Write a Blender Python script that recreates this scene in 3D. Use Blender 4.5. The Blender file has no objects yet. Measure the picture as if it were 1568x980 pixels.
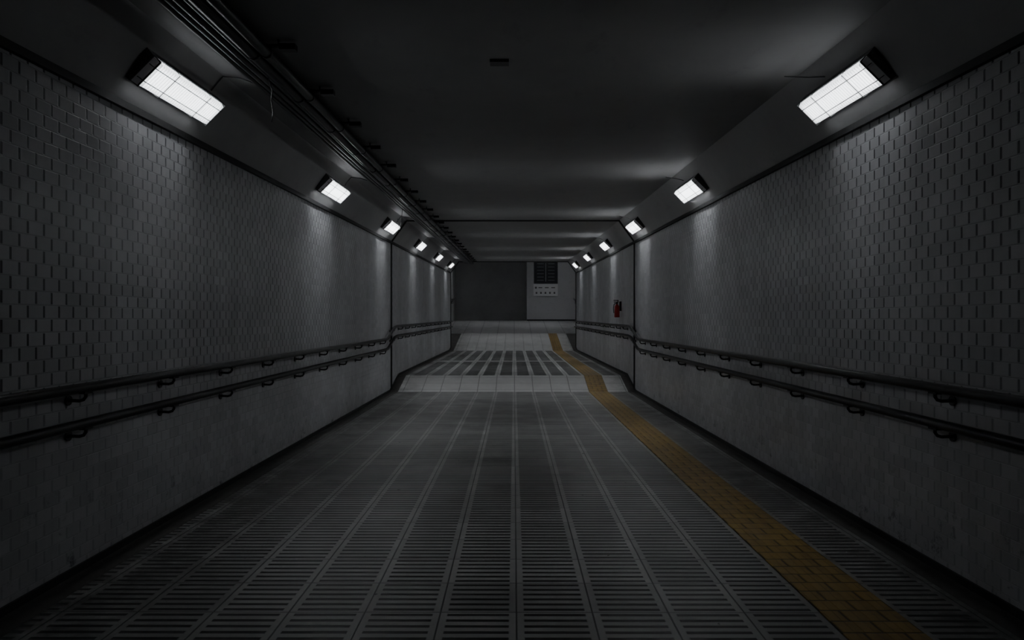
import bpy, bmesh, math, random
from mathutils import Vector, Matrix
random.seed(4)
D = bpy.data
SC = bpy.context.scene
CAM = 1.195
WL, WR = -2.07, 2.03
Y0 = -4.0
YJ = 11.45
YE = 22.3
YB = 29.0

def floorz(y):
    pts = [(-10,0),(11.35,0),(12.2,.205),(21.8,.215),(25,.70),(29,1.16),(60,1.16)]
    for (a,b),(c,d) in zip(pts,pts[1:]):
        if y <= c: return b+(d-b)*(y-a)/(c-a)
    return pts[-1][1]
def trimz(y): return CAM+1.067+.0214*y
def ceilz(y): return trimz(y)+.365
INS = .26

# ---------------------------------------------------------------- materials
class NT:
    def __init__(s, name):
        s.m = D.materials.new(name); s.m.use_nodes = True
        s.t = s.m.node_tree; s.n = s.t.nodes
        s.b = s.n['Principled BSDF']
    def L(s, a, b): s.t.links.new(a, b)
    def inp(s, sock, v):
        if isinstance(v, (int, float)): sock.default_value = v
        elif isinstance(v, (tuple, list)): sock.default_value = v
        else: s.L(v, sock)
    def math(s, op, a, b=0.0, c=None, clamp=False):
        n = s.n.new('ShaderNodeMath'); n.operation = op; n.use_clamp = clamp
        s.inp(n.inputs[0], a); s.inp(n.inputs[1], b)
        if c is not None: s.inp(n.inputs[2], c)
        return n.outputs[0]
    def mix(s, f, a, b):
        n = s.n.new('ShaderNodeMix'); n.data_type = 'RGBA'
        s.inp(n.inputs[0], f); s.inp(n.inputs[6], a); s.inp(n.inputs[7], b)
        return n.outputs[2]
    def coords(s):
        tc = s.n.new('ShaderNodeTexCoord'); sp = s.n.new('ShaderNodeSeparateXYZ')
        s.L(tc.outputs['Object'], sp.inputs[0]); s.obj = tc.outputs['Object']
        return sp.outputs[0], sp.outputs[1], sp.outputs[2]
    def noise(s, scale, detail=4, rough=.6, vec=None, stretch=None):
        n = s.n.new('ShaderNodeTexNoise'); n.inputs['Scale'].default_value = scale
        n.inputs['Detail'].default_value = detail; n.inputs['Roughness'].default_value = rough
        v = vec or s.obj
        if stretch:
            mp = s.n.new('ShaderNodeMapping'); mp.inputs['Scale'].default_value = stretch
            s.L(v, mp.inputs[0]); v = mp.outputs[0]
        s.L(v, n.inputs['Vector']); return n.outputs[0]
    def ramp(s, v, lo, hi, a=0.0, b=1.0):
        n = s.n.new('ShaderNodeMapRange'); s.L(v, n.inputs[0])
        for i, x in enumerate((lo, hi, a, b)): n.inputs[i+1].default_value = x
        return n.outputs[0]
    def white(s, a, b):
        c = s.n.new('ShaderNodeCombineXYZ'); s.inp(c.inputs[0], a); s.inp(c.inputs[1], b)
        w = s.n.new('ShaderNodeTexWhiteNoise'); w.noise_dimensions = '2D'
        s.L(c.outputs[0], w.inputs['Vector']); return w.outputs[0]
    def bump(s, h, dist=.003, strength=1.0):
        n = s.n.new('ShaderNodeBump'); n.inputs['Distance'].default_value = dist
        n.inputs['Strength'].default_value = strength
        s.L(h, n.inputs['Height']); s.L(n.outputs[0], s.b.inputs['Normal'])
    def base(s, c, rough=.5, metal=0.0):
        s.inp(s.b.inputs['Base Color'], c); s.inp(s.b.inputs['Roughness'], rough)
        s.b.inputs['Metallic'].default_value = metal

def simple(name, col, rough=.5, metal=0.0, var=.25, scale=12):
    m = NT(name); m.coords()
    n = m.noise(scale)
    c0 = tuple(x*(1-var) for x in col)+(1,); c1 = tuple(min(1, x*(1+var)) for x in col)+(1,)
    m.base(m.mix(n, c0, c1), rough, metal)
    return m.m

def wall_tile():
    m = NT('wall_tile_mat'); x, y, z = m.coords()
    u0 = m.math('DIVIDE', y, .100); v0 = m.math('DIVIDE', z, .060)
    row = m.math('FLOOR', v0)
    off = m.math('MULTIPLY', m.math('FLOORED_MODULO', row, 2.0), .5)
    u = m.math('ADD', u0, off)
    fu = m.math('FRACT', u); fv = m.math('FRACT', v0)
    du = m.math('ABSOLUTE', m.math('SUBTRACT', fu, .5))
    dv = m.math('ABSOLUTE', m.math('SUBTRACT', fv, .5))
    vj = m.ramp(du, .42, .45)
    hj = m.ramp(dv, .445, .475)
    vj = m.math('MULTIPLY', vj, m.ramp(dv, .46, .40))
    lowc = m.ramp(z, .65, 1.05, .30, 1.0)  # joints fade low down: wash-out by strong light, put into the colour
    patch = m.ramp(m.noise(.9, 3), .35, .6, .65, 1.0)
    jm = m.math('MULTIPLY', m.math('MULTIPLY', lowc, patch), m.math('MAXIMUM', m.math('MULTIPLY', vj, .95), m.math('MULTIPLY', hj, .26)))  # vertical joints painted stronger than horizontal, imitating grazing lamp light
    tv = m.white(m.math('FLOOR', u), row)
    dirt = m.ramp(m.noise(2.2, 6, .65, stretch=(1, .6, .35)), .38, .75)
    streak = m.ramp(m.noise(3.5, 6, .7, stretch=(1, 1.2, .12)), .50, .72)
    lowd = m.ramp(z, .0, .55, 1.0, 0.0)
    tile = m.mix(tv, (.41, .415, .43, 1), (.52, .525, .54, 1))
    tile = m.mix(m.math('MULTIPLY', dirt, .42), tile, (.20, .195, .19, 1))
    tile = m.mix(m.math('MULTIPLY', streak, .22), tile, (.14, .135, .13, 1))
    scr = m.ramp(m.noise(9, 6, .75), .57, .66)
    tile = m.mix(m.math('MULTIPLY', scr, m.math('MULTIPLY', lowd, .85)), tile, (.05, .048, .045, 1))
    col = m.mix(jm, tile, (.012, .012, .013, 1))
    m.base(col, m.ramp(dirt, 0, 1, .28, .52))
    h = m.math('SUBTRACT', 1.0, m.math('MAXIMUM', m.math('MULTIPLY', vj, lowc), m.math('MULTIPLY', hj, .4)))
    h = m.math('ADD', h, m.math('MULTIPLY', tv, .12))
    m.bump(h, .0025, .7)
    return m.m

def floor_slot(name, slot_w, tile_w, a, bcol):
    m = NT(name); x, y, z = m.coords()
    u = m.math('DIVIDE', m.math('SUBTRACT', x, .01), .31)
    fu = m.math('FRACT', u); du = m.math('ABSOLUTE', m.math('SUBTRACT', fu, .5))
    v = m.math('DIVIDE', y, .31/6)
    fv = m.math('FRACT', v); dv = m.math('ABSOLUTE', m.math('SUBTRACT', fv, .5))
    slot = m.math('MULTIPLY', m.ramp(du, tile_w+.015, tile_w), m.ramp(dv, slot_w+.05, slot_w))
    joint = m.ramp(du, .487, .493)
    yv = m.math('DIVIDE', y, .31); dy = m.math('ABSOLUTE', m.math('SUBTRACT', m.math('FRACT', yv), .5))
    cj = m.ramp(dy, .488, .494)
    msk = m.math('MAXIMUM', slot, m.math('MULTIPLY', m.math('MAXIMUM', joint, cj), .8))
    tv = m.white(m.math('FLOOR', u), m.math('FLOOR', yv))
    tile = m.mix(tv, a, bcol)
    dirt = m.ramp(m.noise(1.6, 7, .7), .40, .70)
    tile = m.mix(m.math('MULTIPLY', dirt, .50), tile, (.12, .117, .112, 1))
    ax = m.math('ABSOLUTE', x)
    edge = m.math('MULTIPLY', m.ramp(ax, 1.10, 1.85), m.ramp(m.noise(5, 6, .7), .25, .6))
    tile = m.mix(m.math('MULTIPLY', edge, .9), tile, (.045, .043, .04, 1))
    speck = m.ramp(m.noise(14, 3, .5), .73, .75)
    tile = m.mix(m.math('MULTIPLY', speck, .9), tile, (.02, .02, .02, 1))
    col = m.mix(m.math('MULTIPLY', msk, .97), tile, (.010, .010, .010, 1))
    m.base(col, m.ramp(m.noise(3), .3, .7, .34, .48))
    m.bump(m.math('SUBTRACT', 1.0, msk), .004, .6)
    return m.m

def floor_smooth(name, a, b, s=.31):
    m = NT(name); x, y, z = m.coords()
    fu = m.math('FRACT', m.math('DIVIDE', m.math('SUBTRACT', x, .01), s))
    fv = m.math('FRACT', m.math('DIVIDE', y, s))
    j = m.math('MAXIMUM', m.ramp(m.math('ABSOLUTE', m.math('SUBTRACT', fu, .5)), .475, .485), m.ramp(m.math('ABSOLUTE', m.math('SUBTRACT', fv, .5)), .475, .485))
    t = m.mix(m.ramp(m.noise(2.5, 6, .7), .35, .7), a, b)
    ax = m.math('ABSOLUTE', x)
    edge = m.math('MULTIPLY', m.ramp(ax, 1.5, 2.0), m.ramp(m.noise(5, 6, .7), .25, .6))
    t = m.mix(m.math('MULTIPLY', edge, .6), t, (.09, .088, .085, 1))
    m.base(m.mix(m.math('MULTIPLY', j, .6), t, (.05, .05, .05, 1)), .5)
    m.bump(m.math('SUBTRACT', 1.0, j), .003, .6)
    return m.m

def tactile():
    m = NT('yellow_tactile_mat'); x, y, z = m.coords()
    u = m.math('DIVIDE', m.math('SUBTRACT', x, 1.25), .155)
    v = m.math('DIVIDE', y, .10)
    row = m.math('FLOOR', v)
    u = m.math('ADD', u, m.math('MULTIPLY', m.math('FLOORED_MODULO', row, 2.0), .5))
    du = m.math('ABSOLUTE', m.math('SUBTRACT', m.math('FRACT', u), .5))
    dv = m.math('ABSOLUTE', m.math('SUBTRACT', m.math('FRACT', v), .5))
    j = m.math('MAXIMUM', m.ramp(du, .46, .48), m.ramp(dv, .44, .47))
    bars = m.math('ABSOLUTE', m.math('SUBTRACT', m.math('FRACT', m.math('DIVIDE', x, .0775)), .5))
    bar = m.ramp(bars, .22, .28, 1.0, 0.0)
    t = m.mix(m.ramp(m.noise(5, 7, .7), .3, .7), (.36, .225, .042, 1), (.17, .108, .030, 1))
    t = m.mix(m.math('MULTIPLY', bar, .18), t, (.44, .30, .08, 1))
    m.base(m.mix(m.math('MULTIPLY', j, .8), t, (.04, .028, .012, 1)), .5)
    m.bump(m.math('SUBTRACT', m.math('MULTIPLY', bar, .6), j), .004, .7)
    return m.m

def plaster(name, a, b, rough=.6):
    m = NT(name); m.coords()
    n = m.ramp(m.noise(.8, 8, .65), .3, .7)
    st = m.ramp(m.noise(4.5, 8, .7, stretch=(1, .4, 1)), .58, .75)
    c = m.mix(n, a, b); c = m.mix(m.math('MULTIPLY', st, .30), c, (.08, .08, .08, 1))
    m.base(c, rough); m.bump(m.noise(30, 4), .001, .3)
    return m.m

M_WALL = wall_tile()
M_SLOT = floor_slot('slotted_floor_tile_mat', .18, .395, (.31, .31, .30, 1), (.41, .41, .40, 1))
M_SLOT2 = floor_slot('slotted_floor_tile_worn_mat', .38, .34, (.46, .46, .45, 1), (.54, .54, .53, 1))
M_SMOOTH = floor_smooth('smooth_floor_tile_mat', (.60, .60, .59, 1), (.48, .48, .47, 1))
M_LOBBY = floor_smooth('lobby_floor_mat', (.34, .34, .34, 1), (.27, .27, .27, 1), .62)
M_YEL = tactile()
M_CEIL = plaster('ceiling_paint_mat', (.36, .36, .36, 1), (.28, .28, .28, 1), .62)
M_CHAM = plaster('haunch_paint_mat', (.38, .38, .38, 1), (.28, .28, .28, 1), .6)
M_BACK = plaster('lobby_wall_mat', (.40, .40, .41, 1), (.30, .30, .30, 1))
M_PANEL = plaster('lobby_panel_mat', (.44, .44, .45, 1), (.36, .36, .37, 1))
M_DARKGAP = simple('dark_rubber_mat', (.008, .008, .008), .6)
M_SKIRT = simple('skirting_mat', (.02, .02, .02), .6)
M_GUT = simple('gutter_dirt_mat', (.06, .057, .053), .8, var=.6, scale=9)
M_BLACK = simple('black_painted_metal_mat', (.010, .010, .011), .33)
M_PIPE = simple('grey_pipe_mat', (.030, .030, .032), .3)
M_RAIL = simple('handrail_vinyl_mat', (.010, .010, .010), .33)
M_HOUS = simple('fixture_housing_mat', (.09, .09, .09), .4)
M_SILV = simple('fixture_reflector_mat', (.75, .75, .77), .45, .5, .05)
M_RED = simple('extinguisher_red_mat', (.30, .012, .012), .3)
M_WHITE = simple('sign_white_mat', (.62, .62, .62), .5, 0, .05)
M_POST = simple('poster_dark_mat', (.015, .016, .02), .35)
M_LINE = simple('poster_line_mat', (.30, .31, .33), .5)
def emis(name, col, st):
    m = NT(name); m.coords(); m.base((.8, .8, .8, 1), .5)
    m.b.inputs['Emission Color'].default_value = col+(1,)
    m.L(m.ramp(m.noise(6), .3, .7, st*.9, st*1.1), m.b.inputs['Emission Strength']); return m.m
M_EMIT = emis('fluorescent_lens_mat', (.90, .95, 1.0), 2.0)
M_BLADE = emis('acrylic_louver_mat', (.90, .95, 1.0), .30)
try: M_BLADE.cycles.emission_sampling = 'NONE'
except Exception as e: print(e)

# ---------------------------------------------------------------- mesh helpers
class MB:
    def __init__(s, name): s.name = name; s.bm = bmesh.new(); s.mats = []
    def mi(s, m):
        if m not in s.mats: s.mats.append(m)
        return s.mats.index(m)
    def face(s, pts, m, smooth=False):
        f = s.bm.faces.new([s.bm.verts.new(p) for p in pts]); f.material_index = s.mi(m); f.smooth = smooth
        return f
    def hexa(s, c, m):
        v = [s.bm.verts.new(p) for p in c]
        for q in ((3,2,1,0),(4,5,6,7),(0,1,5,4),(1,2,6,5),(2,3,7,6),(3,0,4,7)):
            f = s.bm.faces.new([v[i] for i in q]); f.material_index = s.mi(m)
    def box(s, a, b, m):
        (x0,y0,z0),(x1,y1,z1) = a, b
        s.hexa([(x0,y0,z0),(x1,y0,z0),(x1,y1,z0),(x0,y1,z0),(x0,y0,z1),(x1,y0,z1),(x1,y1,z1),(x0,y1,z1)], m)
    def tube(s, pts, r, m, n=10, cap=True):
        pts = [Vector(p) for p in pts]; rings = []
        rs = r if isinstance(r, (list, tuple)) else [r]*len(pts)
        up = None
        for i, p in enumerate(pts):
            t = (pts[min(i+1, len(pts)-1)]-pts[max(i-1, 0)]).normalized()
            if up is None:
                up = Vector((0,0,1)) if abs(t.z) < .9 else Vector((1,0,0))
            a = (up-t*up.dot(t)).normalized(); b = t.cross(a); up = a
            rings.append([s.bm.verts.new(p+(a*math.cos(k*2*math.pi/n)+b*math.sin(k*2*math.pi/n))*rs[i]) for k in range(n)])
        k0 = s.mi(m)
        for A, B in zip(rings, rings[1:]):
            for k in range(n):
                f = s.bm.faces.new((A[k], A[(k+1)%n], B[(k+1)%n], B[k])); f.smooth = True; f.material_index = k0
        if cap:
            for R in (rings[0][::-1], rings[-1]):
                f = s.bm.faces.new(R); f.material_index = k0
    def mesh(s):
        bmesh.ops.recalc_face_normals(s.bm, faces=s.bm.faces)
        me = D.meshes.new(s.name); s.bm.to_mesh(me); s.bm.free()
        for m in s.mats: me.materials.append(m)
        return me
    def obj(s):
        o = D.objects.new(s.name, s.mesh()); SC.collection.objects.link(o); return o

YS = [Y0, 11.35, 12.2, 21.8, YE]
T = .2
def zz(y): return floorz(y)
# ---------------------------------------------------------------- walls
for nm, xw, sg in (('wall_left', WL, -1), ('wall_right', WR, 1)):
    b = MB(nm)
    for ya, yb in zip(YS, YS[1:]):
        xo = xw+sg*T
        b.hexa([(xw,ya,zz(ya)-.25),(xo,ya,zz(ya)-.25),(xo,yb,zz(yb)-.25),(xw,yb,zz(yb)-.25),
                (xw,ya,trimz(ya)),(xo,ya,trimz(ya)),(xo,yb,trimz(yb)),(xw,yb,trimz(yb))], M_WALL)
    b.obj()
# ---------------------------------------------------------------- ceiling with haunches
b = MB('ceiling')
prof = [(WL-T, 0), (WL, 0), (WL+INS, .365), (WR-INS, .365), (WR, 0), (WR+T, 0)]
pm = [M_CHAM, M_CHAM, M_CEIL, M_CHAM, M_CHAM]
for i in range(5):
    (xa,ha),(xb,hb) = prof[i], prof[i+1]
    ya, yb = Y0, YE
    b.hexa([(xa,ya,trimz(ya)+ha),(xb,ya,trimz(ya)+hb),(xb,yb,trimz(yb)+hb),(xa,yb,trimz(yb)+ha),
            (xa,ya,trimz(ya)+.8),(xb,ya,trimz(ya)+.8),(xb,yb,trimz(yb)+.8),(xa,yb,trimz(yb)+.8)], pm[i])
b.obj()
# ---------------------------------------------------------------- floor
b = MB('floor')
fm = [(Y0,11.35,M_SLOT),(11.35,12.2,M_SMOOTH),(12.2,16.2,M_SLOT2),(16.2,16.5,M_SMOOTH),(16.5,21.8,M_SLOT2),(21.8,25,M_SMOOTH),(25,29,M_LOBBY),(29,33,M_LOBBY)]
for ya, yb, m in fm:
    lob = ya >= 21.8
    xs = [(-1.93, 1.90, m)]
    if ya < 25:
        xs += [(WL-(.0 if not lob else .53), -1.93, M_GUT), (1.90, WR+(.0 if not lob else .57), M_GUT)]
    else: xs = [(-2.6, 2.6, m)]
    for xa, xb, mm in xs:
        b.hexa([(xa,ya,zz(ya)-.2),(xb,ya,zz(ya)-.2),(xb,yb,zz(yb)-.2),(xa,yb,zz(yb)-.2),
                (xa,ya,zz(ya)),(xb,ya,zz(ya)),(xb,yb,zz(yb)),(xa,yb,zz(yb))], mm)
b.obj()
b = MB('tactile_paving')
for ya, yb in zip([Y0,11.35,12.2,21.8],[11.35,12.2,21.8,25]):
    xa, xb = 1.25, 1.56
    b.hexa([(xa,ya,zz(ya)-.01),(xb,ya,zz(ya)-.01),(xb,yb,zz(yb)-.01),(xa,yb,zz(yb)-.01),
            (xa,ya,zz(ya)+.005),(xb,ya,zz(ya)+.005),(xb,yb,zz(yb)+.005),(xa,yb,zz(yb)+.005)], M_YEL)
b.obj()
for nm, xw, sg in (('baseboard_left', WL, 1), ('baseboard_right', WR, -1)):
    b = MB(nm)
    for ya, yb in zip(YS, YS[1:]):
        xo = xw+sg*.012
        b.hexa([(xw,ya,zz(ya)-.01),(xo,ya,zz(ya)-.01),(xo,yb,zz(yb)-.01),(xw,yb,zz(yb)-.01),
                (xw,ya,zz(ya)+.035),(xo,ya,zz(ya)+.035),(xo,yb,zz(yb)+.035),(xw,yb,zz(yb)+.035)], M_SKIRT)
    b.obj()
n = 1
for xw, sg in ((WL, 1), (WR, -1)):
    b = MB('trim_%d' % n); n += 1
    xo = xw+sg*.025
    b.hexa([(xw,Y0,trimz(Y0)-.028),(xo,Y0,trimz(Y0)-.028),(xo,YE,trimz(YE)-.028),(xw,YE,trimz(YE)-.028),
            (xw,Y0,trimz(Y0)+.005),(xo,Y0,trimz(Y0)+.010),(xo,YE,trimz(YE)+.010),(xw,YE,trimz(YE)+.005)], M_DARKGAP)
    b.obj()
for yj in (YJ, YE-.06):
    b = MB('trim_%d' % n); n += 1
    w, d = .05, .02
    path = [(WL, zz(yj)), (WL, trimz(yj)), (WL+INS, ceilz(yj)), (WR-INS, ceilz(yj)), (WR, trimz(yj)), (WR, zz(yj))]
    inn = [(WL+d, zz(yj)), (WL+d, trimz(yj)-.005), (WL+INS+.01, ceilz(yj)-d), (WR-INS-.01, ceilz(yj)-d), (WR-d, trimz(yj)-.005), (WR-d, zz(yj))]
    for i in range(5):
        (a0,a1),(c0,c1) = path[i], path[i+1]; (i0,i1),(j0,j1) = inn[i], inn[i+1]
        b.hexa([(a0,yj,a1),(i0,yj,i1),(i0,yj+w,i1),(a0,yj+w,a1),(c0,yj,c1),(j0,yj,j1),(j0,yj+w,j1),(c0,yj+w,c1)], M_DARKGAP)
    b.obj()

# ---------------------------------------------------------------- lobby
LZ = CAM+3.1
def boxobj(name, a, c, m):
    b = MB(name); b.box(a, c, m); return b.obj()
b = MB('wall_lobby_left'); b.box((-2.8, YE, -.2), (-2.6, 33, LZ), M_BACK); b.box((-2.6,YE+.001,-.2),(WL-T+.001,YE+.2,LZ),M_BACK); b.obj()
b = MB('wall_lobby_right'); b.box((2.6, YE, -.2), (2.8, 33, LZ), M_PANEL); b.obj()
b = MB('wall_lobby_header'); b.box((-2.6, YE, trimz(YE)+.365), (2.6, YE+.15, LZ), M_CEIL); b.obj()
b = MB('wall_back')
b.box((-2.6, 30.6, .8), (.55, 30.8, LZ), M_BACK)
b.box((.55, YB, .8), (2.6, YB+.2, LZ), M_PANEL)
b.box((.55, YB+.2, .8), (.75, 30.8, LZ), M_BACK)
b.box((.55, YB-.02, 1.1), (2.6, YB, 1.22), M_DARKGAP)
b.obj()
boxobj('ceiling_lobby', (-2.8, YE, LZ), (2.8, 33, LZ+.15), M_CEIL)

b = MB('route_map_poster')
px0, px1, pz0, pz1 = .86, 1.84, CAM+1.56, CAM+2.50
yy = YB-.03
yq = YB-.002
b.box((px0, yy, pz0), (px1, yq, pz1), M_POST)
b.box((px0-.02, yy-.01, pz0-.02), (px1+.02, yy+.02, pz0), M_HOUS); b.box((px0-.02, yy-.01, pz1), (px1+.02, yy+.02, pz1+.02), M_HOUS)
b.box((px0-.02, yy-.01, pz0), (px0, yy+.02, pz1), M_HOUS); b.box((px1, yy-.01, pz0), (px1+.02, yy+.02, pz1), M_HOUS)
for k in range(6):
    z = pz0+.12+k*.14
    b.box((px0+.12, yy-.004, z), (px0+.40, yy, z+.012), M_LINE)
    b.box((px0+.58, yy-.004, z), (px0+.86, yy, z+.012), M_LINE)
b.box((px0+.48, yy-.004, pz0+.08), (px0+.50, yy, pz1-.08), M_LINE)
b.obj()
b = MB('pictogram_sign')
b.box((.83, yy, CAM+1.02), (1.86, yq, CAM+1.53), M_WHITE)
for k in range(5):
    b.box((.92+k*.19, yy-.004, CAM+1.11), (.99+k*.19, yy, CAM+1.19), M_HOUS)
for k in range(3):
    b.box((1.04+k*.27, yy-.004, CAM+1.35), (1.20+k*.27, yy, CAM+1.39), M_HOUS)
b.tube([(.93, yy-.004, CAM+1.37), (.93, yy, CAM+1.37)], .045, M_HOUS, 12)
b.obj()

# ---------------------------------------------------------------- wall lights
def light_mesh():
    b = MB('tunnel_light')
    L, W = .43, .088
    b.hexa([(-W-.006,-L+.02,-.035),(W+.006,-L+.02,-.035),(W+.006,L-.02,-.035),(-W-.006,L-.02,-.035),
            (-W-.002,-L,.045),(W+.002,-L,.045),(W+.002,L,.045),(-W-.002,L,.045)], M_HOUS)
    l = L-.045
    for sy in (-1, 1):
        ya, yb = sorted((sy*L, sy*(l+.004)))
        za, zb = (.052, .078) if sy < 0 else (.078, .052)
        b.hexa([(-W+.002,ya,.043),(W-.002,ya,.043),(W-.002,yb,.043),(-W+.002,yb,.043),
                (-W+.006,ya,za),(W-.006,ya,za),(W-.006,yb,zb),(-W+.006,yb,zb)], M_SILV)
        for rr in (0, 1):
            yk = sy*(L-.001) if rr else sy*(l+.006)
            zt = .056 if rr else .082
            b.box((-W-.001, yk-.0025, .040), (W+.001, yk+.0025, zt), M_HOUS)
    b.face([(-W+.004,-l,.047),(W-.004,-l,.047),(W-.004,l,.047),(-W+.004,l,.047)], M_EMIT)
    N = 32
    for k in range(0, N+1):
        y = -l+2*l*k/N; t = .0022
        b.hexa([(-W+.002,y-t,.053),(W-.002,y-t,.053),(W-.002,y+t,.053),(-W+.002,y+t,.053),
                (-W+.012,y-t*.6,.080),(W-.012,y-t*.6,.080),(W-.012,y+t*.6,.080),(-W+.012,y+t*.6,.080)], M_BLADE)
    for x, z in ((-.045,.086),(.045,.086)):
        b.tube([(x,-L,z-.02),(x,-l,z),(x,l,z),(x,L,z-.02)], .0025, M_HOUS, 6)
    for y in (-l*.5, l*.5):
        b.tube([(-W-.006,y,.03),(-W+.004,y,.084),(W-.004,y,.084),(W+.006,y,.03)], .0025, M_HOUS, 6)
    return b.mesh()
LM = light_mesh()
PW = [4.4, 10.5, 15.0, 15.0, 14.0, 14.0]
def lamp(M, power, spread=172):
    o = D.objects.new('tunnel_light', LM); o.matrix_world = M; SC.collection.objects.link(o)
    ld = D.lights.new('lamp_tube', 'AREA'); ld.shape = 'RECTANGLE'; ld.size = .15; ld.size_y = .74
    ld.energy = power; ld.color = (.93, .965, 1.0); ld.spread = math.radians(spread)
    lo = D.objects.new('lamp_tube', ld); SC.collection.objects.link(lo)
    lo.parent = o
    lo.matrix_local = Matrix.Translation((0,0,.050)) @ Matrix.Rotation(math.pi, 4, 'Y')
    return o
for k in range(6):
    for side in (-1, 1):
        y = 3.92+3.34*k
        xw = WL if side < 0 else WR
        c = Vector((xw-side*INS*.50, y, trimz(y)+.365*.50+.0))
        ya = Vector((0, 1, .0214)).normalized()
        nn = Vector((-side*.70, 0, -.714)).normalized()
        za = (nn-ya*nn.dot(ya)).normalized()
        xa = ya.cross(za)
        M = Matrix((xa, ya, za)).transposed().to_4x4(); M.translation = c-za*.006
        o = lamp(M, PW[k])
        if side > 0:
            b = MB('feed_wire')
            b.tube([(WR-INS*.78, y+.1, trimz(y)+.365*.78-.005), (WR-INS*.9, y+.25, trimz(y)+.365*.9), (WR-INS-.08, y+.35, ceilz(y+.35)-.002)], .003, M_PIPE, 6)
            wo = b.obj(); wo.parent = o; wo.matrix_parent_inverse = M.inverted()
lamp(Matrix.Translation((1.6, 27.6, LZ)) @ Matrix.Rotation(math.pi, 4, 'Y'), 26, 175)  # unseen lamp added to light the lobby panel and leave the recess shadowed
lamp(Matrix.Translation((-2.0, 28.0, LZ)) @ Matrix.Rotation(math.pi, 4, 'Y'), 16, 175)  # unseen lamp added to lift the left part of the back wall
lamp(Matrix.Translation((0, 23.8, LZ)) @ Matrix.Rotation(math.pi, 4, 'Y'), 28, 175)  # unseen ceiling lamp added to brighten the lobby ramp

# ---------------------------------------------------------------- handrails
def lerp(y, P):
    for (a,b),(c,d) in zip(P, P[1:]):
        if y <= c: 
            t = (y-a)/(c-a); return b+(d-b)*t
    return P[-1][1]
UP = [(-4,.872),(10.55,.892),(10.75,.90),(11.35,1.07),(11.6,1.09),(21.9,1.155)]
LO = [(-4,.700),(10.55,.735),(10.75,.745),(11.35,.905),(11.6,.925),(21.9,.985)]
for side, xw in ((-1, WL), (1, WR)):
    b = MB('handrail')
    xr = xw-side*.085
    ys = [-4, 0, 4, 8, 10.4, 10.55, 10.75, 11.0, 11.2, 11.35, 11.6, 14, 18, 21.85]
    for P in (UP, LO):
        pts = [(xr, y, lerp(y, P)) for y in ys]
        pts += [(xr+side*.02, 21.93, lerp(21.9,P)-.005), (xw-side*.005, 21.97, lerp(21.9,P)-.01)]
        b.tube(pts, .023, M_RAIL, 14)
        y = -3.4
        while y < 21.8:
            z = lerp(y, P)
            b.tube([(xw, y, z-.060), (xw-side*.008, y, z-.060)], .024, M_BLACK, 12)
            b.tube([(xw-side*.004, y, z-.060), (xw-side*.055, y, z-.062), (xw-side*.075, y, z-.056), (xr, y, z-.042), (xr, y, z-.015)], .008, M_BLACK, 8)
            b.box((xr-.014, y-.03, z-.028), (xr+.014, y+.03, z-.018), M_BLACK)
            y += .82
    b.obj()
for side in (-1, 1):
    b = MB('handrail'); x = side*2.5; xw = side*2.6
    b.tube([(x, 26.2, floorz(26.2)+.9), (x, 28.3, floorz(28.3)+1.0), (x, 28.45, floorz(28.3)+.98), (xw, 28.5, floorz(28.3)+.97)], .03, M_RAIL, 12)
    for y in (26.5, 27.9):
        z = floorz(y)+.92
        b.tube([(xw, y, z-.08), (x, y, z-.08), (x, y, z)], .012, M_BLACK, 8)
    b.obj()

# ---------------------------------------------------------------- conduits on ceiling
b = MB('ceiling_conduit_bundle')
def cz(y, d): return ceilz(y)-d
for x, r, d in ((-1.585,.016,.062),(-1.548,.016,.062),(-1.505,.020,.062),(-1.462,.016,.062),(-1.405,.034,.072),(-1.335,.030,.068)):
    b.tube([(x, y, cz(y, d)) for y in [Y0+i*(YE-Y0-.1)/30 for i in range(31)]], r, M_PIPE if x < -1.44 else M_BLACK, 10)
# saddle clips + bracket arms running above the pipes
ybr = 3.68-.78*9
while ybr < 22.0:
    z = cz(ybr, .038)
    b.box((-1.61, ybr-.014, z), (-1.19, ybr+.014, z+.012), M_BLACK)
    b.box((-1.26, ybr-.024, z-.020), (-1.175, ybr+.024, z+.012), M_BLACK)
    for x in (-1.60, -1.27):
        b.tube([(x, ybr, z+.01), (x, ybr, ceilz(ybr)+.005)], .006, M_BLACK, 6)
    for x, r, d in ((-1.405,.034,.072),(-1.335,.030,.068)):
        b.tube([(x, ybr-.012, cz(ybr, d)), (x, ybr+.012, cz(ybr, d))], r+.004, M_BLACK, 10)
    ybr += .78
b.tube([(-1.46,4.05,cz(4.05,.08)),(-1.455,4.1,cz(4.1,.14)),(-1.46,4.1,cz(4.1,.2)),(-1.452,4.11,cz(4.1,.27)),(-1.457,4.1,cz(4.1,.33))], .003, M_PIPE, 6)
b.tube([(-1.57,9.6,cz(9.6,.08))]+[(-1.57-.22*t, 9.6+.9*t, cz(9.6,.08)-.9*t*(1-t)) for t in (.2,.4,.6,.8,1)], .004, M_PIPE, 6)
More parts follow.
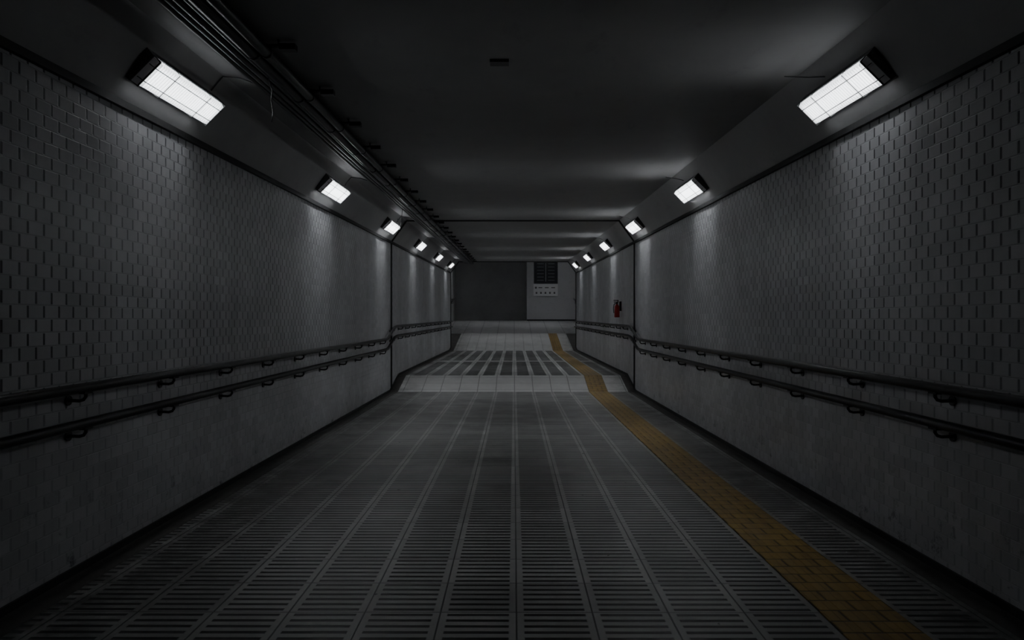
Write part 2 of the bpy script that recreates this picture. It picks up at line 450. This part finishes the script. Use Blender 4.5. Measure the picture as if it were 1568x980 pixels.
for k in range(6):
    y = 3.92+3.34*k+.3
    b.tube([(-1.57,y,cz(y,.07)),(-1.70,y+.02,cz(y,.02)),(WL+INS,y+.02,cz(y,.008)),(WL+INS*.75,y,trimz(y)+.365*.75-.012)], .004, M_PIPE, 6)
b.obj()

b = MB('ceiling_sensor_plate')
y = 4.0
b.box((-.14, y-.035, ceilz(y)-.018), (-.03, y+.035, ceilz(y)+.004), M_BLACK)
b.box((-.13, y-.037, ceilz(y)-.013), (-.04, y-.034, ceilz(y)-.005), M_PIPE)
b.obj()

# fire extinguisher on right wall
b = MB('fire_extinguisher')
ex, ey, ez = WR-.085, 12.9, CAM+.05
p = [(ez,.042),(ez+.005,.05),(ez+.19,.05),(ez+.215,.042),(ez+.235,.025),(ez+.255,.016)]
b.tube([(ex, ey, z) for z, r in p], [r for z, r in p], M_RED, 16)
b.box((ex-.016, ey-.02, ez+.25), (ex+.016, ey+.02, ez+.285), M_BLACK)
b.box((ex-.06, ey-.010, ez+.28), (ex+.03, ey+.010, ez+.292), M_BLACK)
b.box((ex-.065, ey-.010, ez+.315), (ex+.03, ey+.010, ez+.327), M_BLACK)
b.box((ex+.01, ey-.010, ez+.28), (ex+.025, ey+.010, ez+.325), M_BLACK)
b.tube([(ex-.012,ey,ez+.268),(ex-.055,ey,ez+.25),(ex-.068,ey-.01,ez+.17),(ex-.062,ey-.02,ez+.08)], .008, M_BLACK, 8)
b.box((ex+.045, ey-.02, ez+.12), (WR-.001, ey+.02, ez+.30), M_BLACK)
b.obj()

# ---------------------------------------------------------------- world + camera
w = D.worlds.new('World'); SC.world = w; w.use_nodes = True
w.node_tree.nodes['Background'].inputs[0].default_value = (.5, .6, .8, 1)
w.node_tree.nodes['Background'].inputs[1].default_value = .0003
cam = D.cameras.new('Camera'); co = D.objects.new('Camera', cam); SC.collection.objects.link(co)
cam.lens = 24; cam.sensor_width = 36; cam.clip_start = .05
co.location = (0, 0, CAM); co.rotation_euler = (math.radians(90), 0, .0029)
SC.camera = co
